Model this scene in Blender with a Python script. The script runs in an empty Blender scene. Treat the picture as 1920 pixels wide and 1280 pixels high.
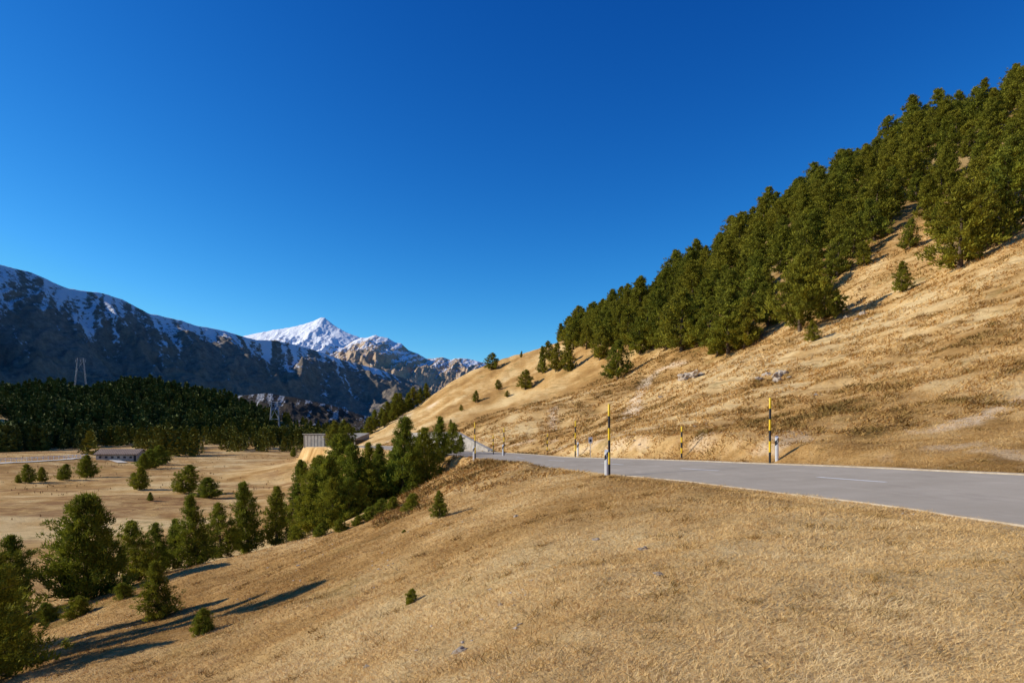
import bpy, bmesh, math, random
import numpy as np
from mathutils import Vector, noise as mnoise
random.seed(7); rng=np.random.default_rng(7)
sc=bpy.context.scene
COL=sc.collection
F=1280.0; CX=960.0; HY=805.0
def W(px,py,d): return ((px-CX)/F*d, d, (HY-py)/F*d)

# ---------------------------------------------------------------- noise
def _h(ix,iy,seed):
    a=(ix.astype(np.int64)*374761393+iy.astype(np.int64)*668265263+seed*974634777)&0xffffffff
    a=((a^(a>>13))*1274126177)&0xffffffff
    a=a^(a>>16)
    return a/4294967296.0
def vnoise(x,y,seed=0):
    ix=np.floor(x); iy=np.floor(y); fx=x-ix; fy=y-iy
    fx=fx*fx*fx*(fx*(fx*6-15)+10); fy=fy*fy*fy*(fy*(fy*6-15)+10)
    a=_h(ix,iy,seed);b=_h(ix+1,iy,seed);c=_h(ix,iy+1,seed);d=_h(ix+1,iy+1,seed)
    return (a*(1-fx)+b*fx)*(1-fy)+(c*(1-fx)+d*fx)*fy
def fbm(x,y,o=5,seed=0,g=.5):
    s=0;a=1;t=0
    for i in range(o):
        s=s+a*(vnoise(x,y,seed+i)*2-1);t+=a;a*=g
        x,y=(x*.8-y*.6)*2.03+13.1,(x*.6+y*.8)*2.03+7.7
    return s/t
def ridged(x,y,o=5,seed=0,g=.52):
    s=0;a=1;t=0
    for i in range(o):
        s=s+a*(1-np.abs(vnoise(x,y,seed+i)*2-1))**1.6;t+=a;a*=g
        x,y=(x*.8-y*.6)*2.03+13.1,(x*.6+y*.8)*2.03+7.7
    return s/t
def sstep(a,b,x):
    t=np.clip((x-a)/(b-a),0,1); return t*t*(3-2*t)

# ---------------------------------------------------------------- road centreline (x,y,z)
RC=[(8.5,-25,-.35),(10,-8,-.75),(10.4,3,-1.0),(10.2,12,-1.2),(9.5,18,-1.36),(8.6,23.5,-1.5),(7.3,29,-1.66),(4.4,40,-1.92),
    (1.3,51,-2.18),(-0.6,60,-2.32),(-4.5,71,-2.45),(-10,84,-2.6),(-18,103,-2.8),(-27,130,-3.2),(-38,155,-3.8),(-50,185,-4.6),(-62,215,-5.4),(-72,255,-6.6)]
def catmull(P,step=1.0):
    P=np.array(P,float); out=[]
    E=np.vstack([2*P[0]-P[1],P,2*P[-1]-P[-2]])
    for i in range(1,len(E)-2):
        p0,p1,p2,p3=E[i-1:i+3]; n=max(2,int(np.linalg.norm(p2-p1)/step))
        for k in range(n):
            t=k/n
            out.append(.5*((2*p1)+(-p0+p2)*t+(2*p0-5*p1+4*p2-p3)*t*t+(-p0+3*p1-3*p2+p3)*t**3))
    out.append(E[-2]); return np.array(out)
RP=catmull(RC,1.0)
RT=np.gradient(RP[:,:2],axis=0); RT/=np.linalg.norm(RT,axis=1)[:,None]
RN=np.stack([RT[:,1],-RT[:,0]],1)   # towards the hill
RX=.045*(1-sstep(30,60,RP[:,1]))+.012
HW=3.15
def road_at(x,y):
    x=np.atleast_1d(x).astype(float); y=np.atleast_1d(y).astype(float)
    D=np.full(x.shape,1e6); L=np.zeros(x.shape); Z=np.zeros(x.shape)
    m=(x>-95)&(x<30)&(y>-45)&(y<275)
    idx=np.nonzero(m)[0]; sl=np.gradient(RP[:,2])
    for c in range(0,len(idx),20000):
        I=idx[c:c+20000]
        dx=x[I][:,None]-RP[None,:,0]; dy=y[I][:,None]-RP[None,:,1]
        k=np.argmin(dx*dx+dy*dy,axis=1); r=np.arange(len(I))
        lat=dx[r,k]*RN[k,0]+dy[r,k]*RN[k,1]; al=dx[r,k]*RT[k,0]+dy[r,k]*RT[k,1]
        D[I]=np.hypot(dx[r,k],dy[r,k]); L[I]=lat
        Z[I]=RP[k,2]+sl[k]*al+RX[k]*np.clip(lat,-4,4)
    return D,L,Z

# ---------------------------------------------------------------- terrain control points: image pixels with estimated depths, plus world points
S=[ # near bank and verge
(960,1280,5),(1920,1280,4.4),(1200,1280,4.7),(800,1280,6.3),(600,1280,8.5),(300,1280,13),(0,1280,16),
(1200,1100,7.5),(1250,1020,10.5),(1500,1000,10),(1920,1060,7),(1000,1100,9),(1000,1000,14),(1000,930,22),(1000,888,32),
(880,900,34),(850,880,44),(800,1100,13),(800,1000,22),(800,940,36),(785,925,43),(600,1100,20),(600,1040,30),(600,1008,40),
(400,1140,24),(400,1085,33),(330,1078,37),(200,1180,26),(200,1130,32),(60,1190,30),
(200,1100,43),(450,1040,53),(350,1050,50),(600,1000,56),(700,965,58),(750,928,62),(830,890,66),
(880,880,78),
# hill face
(1920,868,19.5),(1920,850,21),(1920,750,32),(1920,600,50),(1920,450,76),(1700,700,42),(1700,545,86),(1600,800,33),(1450,800,38),(1450,710,60),
(1600,620,72),(1500,622,92),(1380,660,104),(1300,800,48),(1250,760,66),(1160,712,135),(1160,780,72),(1300,700,82),(1040,842,68),(1040,800,92),(1040,760,122),
(985,730,175),(890,757,180),(900,805,112),(900,835,88),(960,840,78),(840,805,140),(800,800,175),(1060,695,175),(1200,660,150),(1280,650,125),(740,822,170),(715,832,150),(930,700,235),(1900,310,120),(1600,470,118),
# crest line of the spur
(1900,200,175),(1700,275,192),(1500,395,205),(1300,525,220),(1150,612,235),(1050,645,250),(960,674,262),(900,697,268),(820,735,262),(760,778,252),(700,812,238),(655,838,215),
]
C=[W(*s) for s in S]
C+=[(0,0,-1.68),(-6,0,-3.0),(-14,4,-6.2),(-24,6,-9.5),(-40,0,-11),(-3,4,-2.3),(4,0,-1.5),(5,-20,-.8),(-10,-25,-4),(-40,-40,-11),(18,-10,0),(35,-10,8),(70,20,26),(22,5,0.6),
 (45,25,9),(110,60,50),(160,110,84),(190,170,98),(170,210,90),
 (-60,40,-10.8),(-35,60,-10.6),(-30,90,-10.4),(-60,110,-10.6),(-45,150,-10.6),(-120,60,-10.6),(-140,240,-10.7),(-220,150,-10.7),(-80,240,-10.6),(-60,300,-10.8),(-230,330,-10.8),(-120,400,-11),(-20,400,-11),(-40,500,-11),
 (-22,72,-9.2),(-24,110,-8.5),(-16,62,-8.0),(-34,135,-8.5),(-52,165,-9.3),
 # behind the spur
 (165,250,60),(130,270,45),(95,280,32),(60,300,15),(30,320,2),(0,330,-5),(-30,320,-8),(100,400,-8),(200,350,30),(250,250,90),(60,500,-11),(200,550,-11),
 # wooded knoll
 (-525,700,56),(-430,680,44),(-315,640,31),(-225,600,9),(-170,580,-9),(-700,700,80),(-560,520,18),(-420,430,-8),(-300,440,-9),(-560,900,20),(-400,900,0),(-200,800,-11),(0,800,-11),(300,800,-11),
 (-700,400,5),(-600,200,-10),(-400,0,-11),(-300,-200,-11),(100,-150,20),(300,0,110),(400,300,110)]
C=np.array(C,float); SC=100.0
def tps(r2): return np.where(r2>1e-12,.5*r2*np.log(np.maximum(r2,1e-12)),0)
n=len(C); P=C[:,:2]/SC
D2=((P[:,None]-P[None])**2).sum(-1)
A=np.zeros((n+3,n+3)); A[:n,:n]=tps(D2)+np.eye(n)*2e-4; A[:n,n]=1; A[:n,n+1:]=P; A[n,:n]=1; A[n+1:,:n]=P.T
wts=np.linalg.solve(A,np.concatenate([C[:,2],[0,0,0]]))
def gz(x,y):
    x=np.atleast_1d(x).astype(float).ravel(); y=np.atleast_1d(y).astype(float).ravel()
    out=np.empty_like(x)
    for c in range(0,len(x),20000):
        q=np.stack([x[c:c+20000],y[c:c+20000]],1)/SC
        d2=((q[:,None]-P[None])**2).sum(-1)
        out[c:c+20000]=tps(d2)@wts[:n]+wts[n]+q@wts[n+1:]
    r=np.hypot(x,y)
    w=sstep(700,1100,r)
    out=np.clip(out,-12,130)
    out=out*(1-w)-12*w
    a=sstep(4,60,r)
    steep=sstep(-9.5,-6,out)
    hill=sstep(-1.0,4,out)*sstep(25,60,r)*(1-w)
    out=out+fbm(x/85,y/85,3,141)*18*sstep(-9,10,out)*sstep(-150,-300,x)*sstep(350,480,y)
    out=out+fbm(x/2.2,y/2.2,3,3)*.10*(.4+steep)*sstep(1,8,r)+fbm(x/9,y/9,3,11)*.45*a*(.35+steep)+fbm(x/38,y/38,3,21)*2.0*sstep(40,160,r)*(.1+steep)*(1-w)
    # shallow gullies running down the hill face
    out=out-(ridged(x/26+fbm(x/30,y/30,2,91)*.5,y/60,3,92)-.45)*1.9*hill*sstep(45,110,r)
    zz=out+fbm(x/16,y/16,3,5)*1.6
    out=out+(np.abs(((zz/1.2)%1)-.5)-.25)*.30*hill*(.15+.85*sstep(-.1,.3,fbm(x/40,y/40,2,66)))+fbm(x/3.3,y/3.3,3,71)*.26*hill
    D,L,Z=road_at(x,y)
    wr=1-sstep(HW+.45,HW+2.2,np.abs(D))
    edge=.075-.05*sstep(HW-.5,HW+.05,np.abs(D))
    out=out*(1-wr)+(Z-edge)*wr
    return out
def dryness(x,y):
    """tone of the turf: + pale straw, - brown"""
    return fbm(x/6,y/6,4,201)*.62+fbm(x/24,y/24,3,221)*.62+fbm(x/1.7,y/1.7,3,241)*.38
def g1(x,y): return float(gz([x],[y])[0])
def hit(px,py,dmax=320,dmin=3):
    d=np.geomspace(dmin,dmax,1500); x=(px-CX)/F*d; z=(HY-py)/F*d
    g=gz(x,d); k=np.nonzero(g>=z)[0]
    if len(k)==0: return None
    i=k[0]; return float(x[i]),float(d[i]),float(g[i])

# ---------------------------------------------------------------- helpers
def newmesh(name,V,Fc,smooth=False):
    me=bpy.data.meshes.new(name); V=np.asarray(V,np.float32); Fc=np.asarray(Fc,np.int32)
    k=Fc.shape[1]
    me.vertices.add(len(V)); me.vertices.foreach_set('co',V.ravel())
    me.loops.add(Fc.size); me.loops.foreach_set('vertex_index',Fc.ravel())
    me.polygons.add(len(Fc)); me.polygons.foreach_set('loop_start',np.arange(0,Fc.size,k,dtype=np.int32))
    me.polygons.foreach_set('use_smooth',np.full(len(Fc),bool(smooth)))
    me.update(calc_edges=True); me.validate(); return me
def addobj(name,data,mat=None,parent=None,loc=None,**props):
    o=bpy.data.objects.new(name,data); COL.objects.link(o)
    if mat is not None and data is not None and len(data.materials)==0: data.materials.append(mat)
    if parent is not None: o.parent=parent
    if loc is not None: o.location=loc
    for k,v in props.items(): o[k]=v
    return o
def fattr(me,name,vals,dom='POINT'):
    a=me.attributes.new(name,'FLOAT',dom); a.data.foreach_set('value',np.asarray(vals,np.float32))
class NT:
    def __init__(s,name,rough=.9,spec=.1):
        s.m=bpy.data.materials.new(name); s.m.use_nodes=True; s.t=s.m.node_tree; s.b=s.t.nodes['Principled BSDF']
        s.b.inputs['Roughness'].default_value=rough; s.b.inputs['Specular IOR Level'].default_value=spec
    def n(s,t,**k):
        x=s.t.nodes.new(t)
        for a,b in k.items(): setattr(x,a,b)
        return x
    def l(s,a,b): s.t.links.new(a,b)
    def coord(s,scale=(1,1,1)):
        c=s.n('ShaderNodeTexCoord').outputs['Object']
        m=s.n('ShaderNodeMapping'); m.inputs['Scale'].default_value=scale; s.l(c,m.inputs[0]); return m.outputs[0]
    def noise(s,scale,det=5,rough=.6,vec=None,dist=0):
        x=s.n('ShaderNodeTexNoise'); x.inputs['Scale'].default_value=scale; x.inputs['Detail'].default_value=det; x.inputs['Roughness'].default_value=rough; x.inputs['Distortion'].default_value=dist
        if vec is not None: s.l(vec,x.inputs['Vector'])
        return x.outputs['Fac']
    def ramp(s,v,stops):
        r=s.n('ShaderNodeValToRGB'); e=r.color_ramp.elements
        while len(e)<len(stops): e.new(.5)
        for i,(p,c) in enumerate(stops): e[i].position=p; e[i].color=(*c,1) if len(c)==3 else c
        s.l(v,r.inputs[0]); return r.outputs[0]
    def mix(s,f,a,b,bt='MIX'):
        x=s.n('ShaderNodeMix',data_type='RGBA',blend_type=bt)
        for v,i in ((f,0),(a,6),(b,7)):
            if isinstance(v,(int,float)): x.inputs[i].default_value=v
            elif isinstance(v,tuple): x.inputs[i].default_value=(*v,1)
            else: s.l(v,x.inputs[i])
        return x.outputs[2]
    def math(s,op,a,b=0,c=None,clamp=False):
        x=s.n('ShaderNodeMath',operation=op,use_clamp=clamp)
        for i,v in enumerate((a,b,c)):
            if v is None: continue
            if isinstance(v,(int,float)): x.inputs[i].default_value=v
            else: s.l(v,x.inputs[i])
        return x.outputs[0]
    def mr(s,v,a,b,c=0,d=1):
        x=s.n('ShaderNodeMapRange'); 
        for i,q in enumerate((a,b,c,d)): x.inputs[i+1].default_value=q
        s.l(v,x.inputs[0]); return x.outputs[0]
    def attr(s,name): return s.n('ShaderNodeAttribute',attribute_name=name).outputs['Fac']
    def bump(s,h,dist,strength=1,prev=None):
        x=s.n('ShaderNodeBump'); x.inputs['Distance'].default_value=dist; x.inputs['Strength'].default_value=strength; s.l(h,x.inputs['Height'])
        if prev is not None: s.l(prev,x.inputs['Normal'])
        return x.outputs[0]
    def done(s,col,nrm=None):
        if isinstance(col,tuple): s.b.inputs['Base Color'].default_value=(*col,1)
        else: s.l(col,s.b.inputs['Base Color'])
        if nrm is not None: s.l(nrm,s.b.inputs['Normal'])
        return s.m

# ---------------------------------------------------------------- materials
def mat_ground():
    t=NT('dry_grass_ground',.95,.05); c=t.coord()
    mid=t.noise(.30,6,.68,c,.6); tuf=t.noise(1.3,6,.78,c,.8); fine=t.noise(6,6,.8,c,.3); vf=t.noise(30,4,.8,c)
    dr=t.math('ADD',t.attr('dry'),t.math('MULTIPLY',t.math('SUBTRACT',mid,.5),.6))
    base=t.ramp(t.mr(dr,-.7,.7),[(.12,(.34,.175,.050)),(.38,(.53,.300,.100)),(.58,(.66,.415,.165)),(.85,(.80,.565,.265))])
    base=t.mix(t.mr(tuf,.53,.72,0,.7),base,(.28,.16,.050))
    base=t.mix(t.mr(tuf,.46,.28,0,.35),base,(.82,.60,.30))
    base=t.mix(t.mr(fine,.52,.74,0,.7),base,(.26,.15,.048))
    base=t.mix(t.mr(fine,.46,.25,0,.40),base,(.85,.64,.35))
    base=t.mix(t.mr(vf,.52,.72,0,.45),base,(.31,.18,.06))
    sx=t.n('ShaderNodeSeparateXYZ'); t.l(c,sx.inputs[0])
    wz=t.math('ADD',t.math('MULTIPLY',sx.outputs[2],7.0),t.math('MULTIPLY',t.noise(.09,4,.6,c),26))
    ln=t.mr(t.math('SINE',wz),.35,1,0,1)
    msk=t.math('MULTIPLY',t.mr(sx.outputs[2],-1,3),t.mr(t.noise(.05,3,.6,c),.44,.58))
    base=t.mix(t.math('MULTIPLY',t.math('MULTIPLY',ln,msk),.45),base,(.31,.17,.055))
    grn=t.noise(.16,6,.75,t.coord(scale=(1,1.3,2.5)))
    base=t.mix(t.mr(grn,.55,.68,0,.65),base,(.22,.155,.045))
    base=t.mix(t.attr('path'),base,t.mix(fine,(.88,.68,.44),(.74,.53,.32)))
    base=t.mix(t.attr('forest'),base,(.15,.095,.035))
    base=t.mix(t.attr('heath'),base,t.mix(t.mr(mid,.45,.6),(.31,.155,.058),(.57,.35,.13)))
    n1=t.bump(mid,.5,.6); n1=t.bump(tuf,.22,.8,n1); n2=t.bump(fine,.06,.8,n1); n3=t.bump(vf,.02,.8,n2)
    return t.done(base,n3)
def mat_asphalt():
    t=NT('asphalt',1.0,.0); c=t.coord()
    a=t.noise(.35,5,.65,c); b=t.noise(60,3,.8,c); p=t.noise(1.8,5,.7,t.coord(scale=(1,.2,1)))
    col=t.ramp(a,[(.3,(.38,.325,.255)),(.7,(.47,.405,.325))])
    col=t.mix(t.mr(b,.4,.7,0,.4),col,(.30,.255,.20)); col=t.mix(t.mr(p,.55,.7,0,.45),col,(.54,.465,.375)); col=t.mix(t.mr(p,.45,.3,0,.35),col,(.29,.245,.20))
    return t.done(col)
def mat_simple(name,col,col2=None,scale=8,rough=.7,spec=.3,bump=.01,metal=0):
    t=NT(name,rough,spec); c=t.coord(); nz=t.noise(scale,5,.65,c)
    t.b.inputs['Metallic'].default_value=metal
    col2=col2 or tuple(x*.7 for x in col)
    return t.done(t.ramp(nz,[(.3,col2),(.65,col)]),t.bump(nz,bump,.6))
def mat_leaf(name,dark,light,warm,trans=.28):
    t=NT(name,.8,.12)
    ti=t.attr('tint'); rnd=t.n('ShaderNodeObjectInfo').outputs['Random']
    col=t.mix(ti,dark,light); col=t.mix(t.math('MULTIPLY',rnd,.6),col,warm)
    col=t.mix(t.attr('core'),(.018,.022,.007),col)  # inner clumps go darker: crown self-shading put into the needle colour
    t.done(col)
    if trans:
        tr=t.n('ShaderNodeBsdfTranslucent'); t.l(col,tr.inputs[0]); ms=t.n('ShaderNodeMixShader'); ms.inputs[0].default_value=trans
        t.l(t.b.outputs[0],ms.inputs[1]); t.l(tr.outputs[0],ms.inputs[2]); t.l(ms.outputs[0],t.t.nodes['Material Output'].inputs[0])
    return t.m
def mat_rock(name,snow_lo=200,snow_hi=600,snow_bias=0,sc_=1/140,rc=((.12,.11,.10),(.27,.23,.185),(.46,.36,.26)),grass=.25,soft=.03,bs=1.0,crest=.0,n1w=.7,stw=.8,n2w=1.1):
    t=NT(name,.9,.1); g=t.n('ShaderNodeNewGeometry'); sx=t.n('ShaderNodeSeparateXYZ'); t.l(g.outputs['Position'],sx.inputs[0]); nx=t.n('ShaderNodeSeparateXYZ'); t.l(g.outputs['Normal'],nx.inputs[0])
    c=t.coord()
    n1=t.noise(sc_,8,.72,c,.6); n2=t.noise(sc_*7,8,.82,c); n3=t.noise(sc_*.35,3,.5,c)
    rock=t.ramp(n2,[(.3,rc[0]),(.5,rc[1]),(.7,rc[2])])
    rock=t.mix(t.mr(n3,.42,.6,0,grass),rock,(.26,.16,.065))
    hgt=t.mr(sx.outputs[2],snow_lo,snow_hi,-.22,.2)
    s=t.math('ADD',t.math('MULTIPLY',n1,n1w),hgt); s=t.math('ADD',s,(1-n1w)/2); s=t.math('ADD',s,t.math('MULTIPLY',t.math('SUBTRACT',n2,.5),n2w)); s=t.math('ADD',s,t.mr(nx.outputs[2],.5,.95,-.10,.09)); s=t.math('ADD',s,snow_bias)
    s=t.math('ADD',s,t.math('MULTIPLY',t.math('SUBTRACT',.5,t.attr('gully')),.30))
    s=t.math('ADD',s,t.math('MULTIPLY',t.math('SUBTRACT',t.attr('streak'),.5),stw))
    s=t.math('ADD',s,t.math('MULTIPLY',t.math('SUBTRACT',t.attr('crest'),.75),crest))
    sf=t.mr(s,.55-soft,.55+soft)
    col=t.mix(sf,rock,(.86,.87,.90))
    return t.done(col,t.bump(n2,16*sc_*140,bs,t.bump(n1,34*sc_*140,.7*bs)))
M_ground=mat_ground(); M_asph=mat_asphalt()
M_kerb=mat_simple('kerb_stone',(.52,.44,.33),(.36,.28,.19),3,.9,.1,.02)
M_paint=mat_simple('white_road_paint',(.8,.8,.78),(.6,.57,.53),6,.8,.2,.002)
M_bark=mat_simple('bark',(.16,.11,.07),(.06,.045,.03),6,.95,.1,.05)
M_leafA=mat_leaf('pine_needles',(.062,.085,.012),(.33,.325,.030),(.28,.23,.020))
M_leafB=mat_leaf('shrub_needles',(.062,.092,.012),(.32,.345,.030),(.30,.265,.020))
M_leafD=mat_leaf('distant_needles',(.045,.065,.016),(.13,.15,.03),(.11,.11,.02),0)  # needles kept darker, adding to the knoll's shadow through colour
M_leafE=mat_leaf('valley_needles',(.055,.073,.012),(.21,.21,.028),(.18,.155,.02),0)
M_rockface=mat_rock('mountain_rock',snow_lo=200,snow_hi=720,snow_bias=.0,crest=.5,n1w=.4,stw=.62,n2w=1.3,soft=.04,grass=.2,bs=.8)
M_snowpeak=mat_rock('snowy_peak_rock',snow_lo=330,snow_hi=800,snow_bias=.24,sc_=1/200,rc=((.16,.125,.09),(.34,.26,.18),(.52,.41,.29)),grass=.2,bs=.5)
M_snowridge=mat_rock('snowy_ridge_rock',snow_lo=150,snow_hi=800,snow_bias=-.075,sc_=1/130,rc=((.26,.18,.115),(.54,.385,.25),(.72,.54,.37)),grass=.35,bs=.45,crest=.45,n1w=.5,stw=.5)
M_foot=mat_rock('foothill_rock_painted_shade',snow_lo=20,snow_hi=150,snow_bias=-.05,sc_=1/60,rc=((.05,.045,.04),(.12,.10,.085),(.24,.195,.15)),n1w=.5)  # dark rock tones stand in for shade that no ridge casts here
M_stone=mat_simple('boulder_stone',(.60,.49,.37),(.26,.20,.145),4,.9,.15,.08)
M_yel=mat_simple('yellow_paint',(.9,.60,.01),(.75,.46,.01),5,.5,.4,.001)
M_blk=mat_simple('black_paint',(.02,.02,.022),None,5,.5,.4,.001)
M_wht=mat_simple('white_plastic',(.82,.82,.80),(.68,.67,.64),3,.45,.4,.001)
M_refl=mat_simple('reflector',(.75,.76,.78),None,30,.2,.6,.001,.4)
M_conc=mat_simple('concrete',(.38,.34,.29),(.25,.22,.185),1.2,.9,.1,.01)
M_steel=mat_simple('galvanised_steel',(.45,.45,.45),(.34,.34,.34),1,.6,.3,.001,0)
M_wall=mat_simple('stone_wall',(.46,.41,.35),(.26,.23,.19),2,.9,.1,.02)
M_dark=mat_simple('dark_opening',(.03,.03,.035),None,2,.6,.3,.001)
def mat_roof():
    t=NT('stone_slate_roof',.95,.05); c=t.coord(scale=(1,1,1))
    b=t.n('ShaderNodeTexBrick'); t.l(c,b.inputs[0]); b.inputs['Scale'].default_value=.6
    b.inputs['Color1'].default_value=(.20,.12,.085,1); b.inputs['Color2'].default_value=(.11,.065,.05,1); b.inputs['Mortar'].default_value=(.45,.38,.31,1); b.inputs['Mortar Size'].default_value=.03
    return t.done(b.outputs[0])
M_roof=mat_roof()

# ---------------------------------------------------------------- ground sheet
def seg_dist(x,y,pl):
    D=np.full(x.shape,1e9)
    for (a,b) in zip(pl[:-1],pl[1:]):
        a=np.array(a[:2]);b=np.array(b[:2]);v=b-a;L=(v@v)+1e-9
        t=np.clip(((x-a[0])*v[0]+(y-a[1])*v[1])/L,0,1)
        D=np.minimum(D,np.hypot(x-a[0]-t*v[0],y-a[1]-t*v[1]))
    return D
def hits(pts,**k): return [h for h in (hit(*p,**k) for p in pts) if h]
paths=[(hits([(1180,780),(1192,745),(1210,715),(1240,692),(1290,680)]),1.0),
       (hits([(1760,805),(1850,775),(1900,757),(1919,748),(1960,732)]),.6),(hits([(1035,805),(1040,765)]),.7),(hits([(735,790),(780,772),(840,745)]),.9)]
CREST=[W(*s)[:2] for s in [(1990,150,165),(1900,175,175),(1700,262,192),(1500,385,205),(1300,520,220),(1150,612,235),(1065,640,250)]]
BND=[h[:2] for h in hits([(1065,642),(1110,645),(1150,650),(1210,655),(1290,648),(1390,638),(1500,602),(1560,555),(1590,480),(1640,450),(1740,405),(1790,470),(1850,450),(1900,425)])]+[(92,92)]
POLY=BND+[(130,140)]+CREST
def inpoly(x,y,poly):
    x=np.asarray(x);y=np.asarray(y);r=np.zeros(x.shape,bool);j=len(poly)-1
    for i in range(len(poly)):
        xi,yi=poly[i];xj,yj=poly[j]
        c=((yi>y)!=(yj>y))&(x<(xj-xi)*(y-yi)/((yj-yi) if yj!=yi else 1e-9)+xi); r^=c; j=i
    return r
def build_ground():
    az=np.concatenate([np.radians(np.linspace(-50,50,440)),np.radians(np.linspace(50,310,90))[1:-1]])
    rad=np.concatenate([[.4,.9],np.geomspace(1.5,130,330),np.geomspace(130,14000,190)[1:]])
    A_,R_=np.meshgrid(az,rad); x=(R_*np.sin(A_)).ravel(); y=(R_*np.cos(A_)).ravel()
    z=gz(x,y); na=len(az); nr=len(rad)
    V=np.stack([x,y,z],1)
    i=np.arange(nr-1)[:,None]*na; j=np.arange(na)[None,:]; j2=(j+1)%na
    Q=np.stack([i+j,i+j2,i+na+j2,i+na+j],-1).reshape(-1,4)[:, ::-1]
    me=newmesh('ground',V,Q,True)
    bm=bmesh.new(); bm.from_mesh(me)
    ctr=bm.verts.new((0,0,g1(0,0)))
    bm.verts.ensure_lookup_table()
    for k in range(na): bm.faces.new((ctr,bm.verts[(k+1)%na],bm.verts[k])).smooth=True
    bmesh.ops.recalc_face_normals(bm,faces=bm.faces); bm.to_mesh(me); bm.free()
    N=len(me.vertices); co=np.empty(N*3,np.float32); me.vertices.foreach_get('co',co); V=co.reshape(-1,3).astype(float)
    x=V[:,0];y=V[:,1]
    pw=np.zeros(len(V))
    for pl,w in paths:
        if len(pl)>1: pw=np.maximum(pw,(1-sstep(.3*w,w*1.4,seg_dist(x,y,pl)+fbm(x/2,y/2,2,9)*.5)))
    D,L,Z=road_at(x,y); pw=np.maximum(pw,.3*(1-sstep(HW+.2,HW+.7+.5*fbm(x,y,2,4),D)))
    bank=(L>HW+1.2)&(D<HW+7); pw=np.maximum(pw,bank*.6*sstep(.10,.35,fbm(x/2.6,y/2.6,3,61)))
    fattr(me,'path',np.clip(pw,0,1)*.9)
    fattr(me,'dry',dryness(x,y)+.10*sstep(40,5,np.hypot(x,y))*sstep(-6,2,x))
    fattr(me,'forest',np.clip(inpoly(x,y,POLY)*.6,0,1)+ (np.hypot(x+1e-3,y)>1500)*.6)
    fattr(me,'heath',.85*sstep(-9.6,-10.2,V[:,2])*sstep(.0,.3,fbm(x/18,y/9,4,31))*(y>40))
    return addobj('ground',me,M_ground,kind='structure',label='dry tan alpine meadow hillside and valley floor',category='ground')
build_ground()
# farm track over the valley floor
tr=hits([(-80,876),(0,869),(60,866),(120,862),(175,858),(230,868)],dmax=420,dmin=90)
if len(tr)>2:
    T=catmull([(a,b,0) for a,b,_ in tr],2.5); tt=np.gradient(T[:,:2],axis=0); tt/=np.linalg.norm(tt,axis=1)[:,None]
    V=[];Fc=[]
    for p,q in zip(T,tt):
        for l in (-1.6,1.6): xx=p[0]-q[1]*l; yy=p[1]+q[0]*l; V.append((xx,yy,g1(xx,yy)+.22))
    Fc=[(2*i,2*i+1,2*i+3,2*i+2) for i in range(len(T)-1)]
    addobj('farm_track',newmesh('farm_track',V,Fc),mat_simple('pale_gravel',(.80,.72,.60),(.62,.52,.40),1,.95,.05,.01),kind='structure',label='pale gravel farm track crossing the meadow',category='path')

# ---------------------------------------------------------------- road, kerbs, markings
def strip(name,lat0,lat1,dz,mat,th=None,jit=0,sub=1):
    V=[];Fc=[]; m=len(RP)
    for k in range(m):
        def pt(l,h=0): return (RP[k,0]+RN[k,0]*l,RP[k,1]+RN[k,1]*l,RP[k,2]+RX[k]*l+dz+h)
        j=jit*(random.random()-.5)
        a=pt(lat0+(j if abs(lat0)>abs(lat1) else 0));b=pt(lat1+(j if abs(lat1)>abs(lat0) else 0))
        if th: V+= [pt(lat0,-th),a,b,pt(lat1,-th)]
        else: V+=[a,b]
    k=4 if th else 2
    for q in range(m-1):
        for c in range(k-1): Fc.append((q*k+c,q*k+c+1,(q+1)*k+c+1,(q+1)*k+c))
    return newmesh(name,V,Fc,False)
addobj('road',strip('road',-HW,HW,0,M_asph,th=.12),M_asph,kind='structure',label='grey two-lane asphalt mountain road',category='road')
for a,b in ((-HW-.07,-HW-.002),(HW+.002,HW+.15)):
    addobj('kerb',strip('kerb',a,b,.004 if a<0 else .04,M_kerb,th=.2,jit=.08),M_kerb,kind='structure',label='pale stone kerb strip along the road edge',category='kerb')
arc=np.concatenate([[0],np.cumsum(np.linalg.norm(np.diff(RP,axis=0),axis=1))])
def on_road(s,l,h=0):
    x=np.interp(s,arc,RP[:,0]);y=np.interp(s,arc,RP[:,1]);z=np.interp(s,arc,RP[:,2]);nx=np.interp(s,arc,RN[:,0]);ny=np.interp(s,arc,RN[:,1]);c=np.interp(s,arc,RX)
    return (float(x+nx*l),float(y+ny*l),float(z+c*l+h))
V=[];Fc=[]
s=6.6
while s<130:
    for q in range(6):
        u=s+q*.5
        b=len(V); V+=[on_road(u,-.06,.005),on_road(u,.06,.005),on_road(u+.5,.06,.005),on_road(u+.5,-.06,.005)]; Fc.append((b,b+1,b+2,b+3))
    s+=9
addobj('road_marking',newmesh('road_marking',V,Fc),M_paint,kind='structure',label='dashed white centre line on the asphalt',category='road marking')

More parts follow.
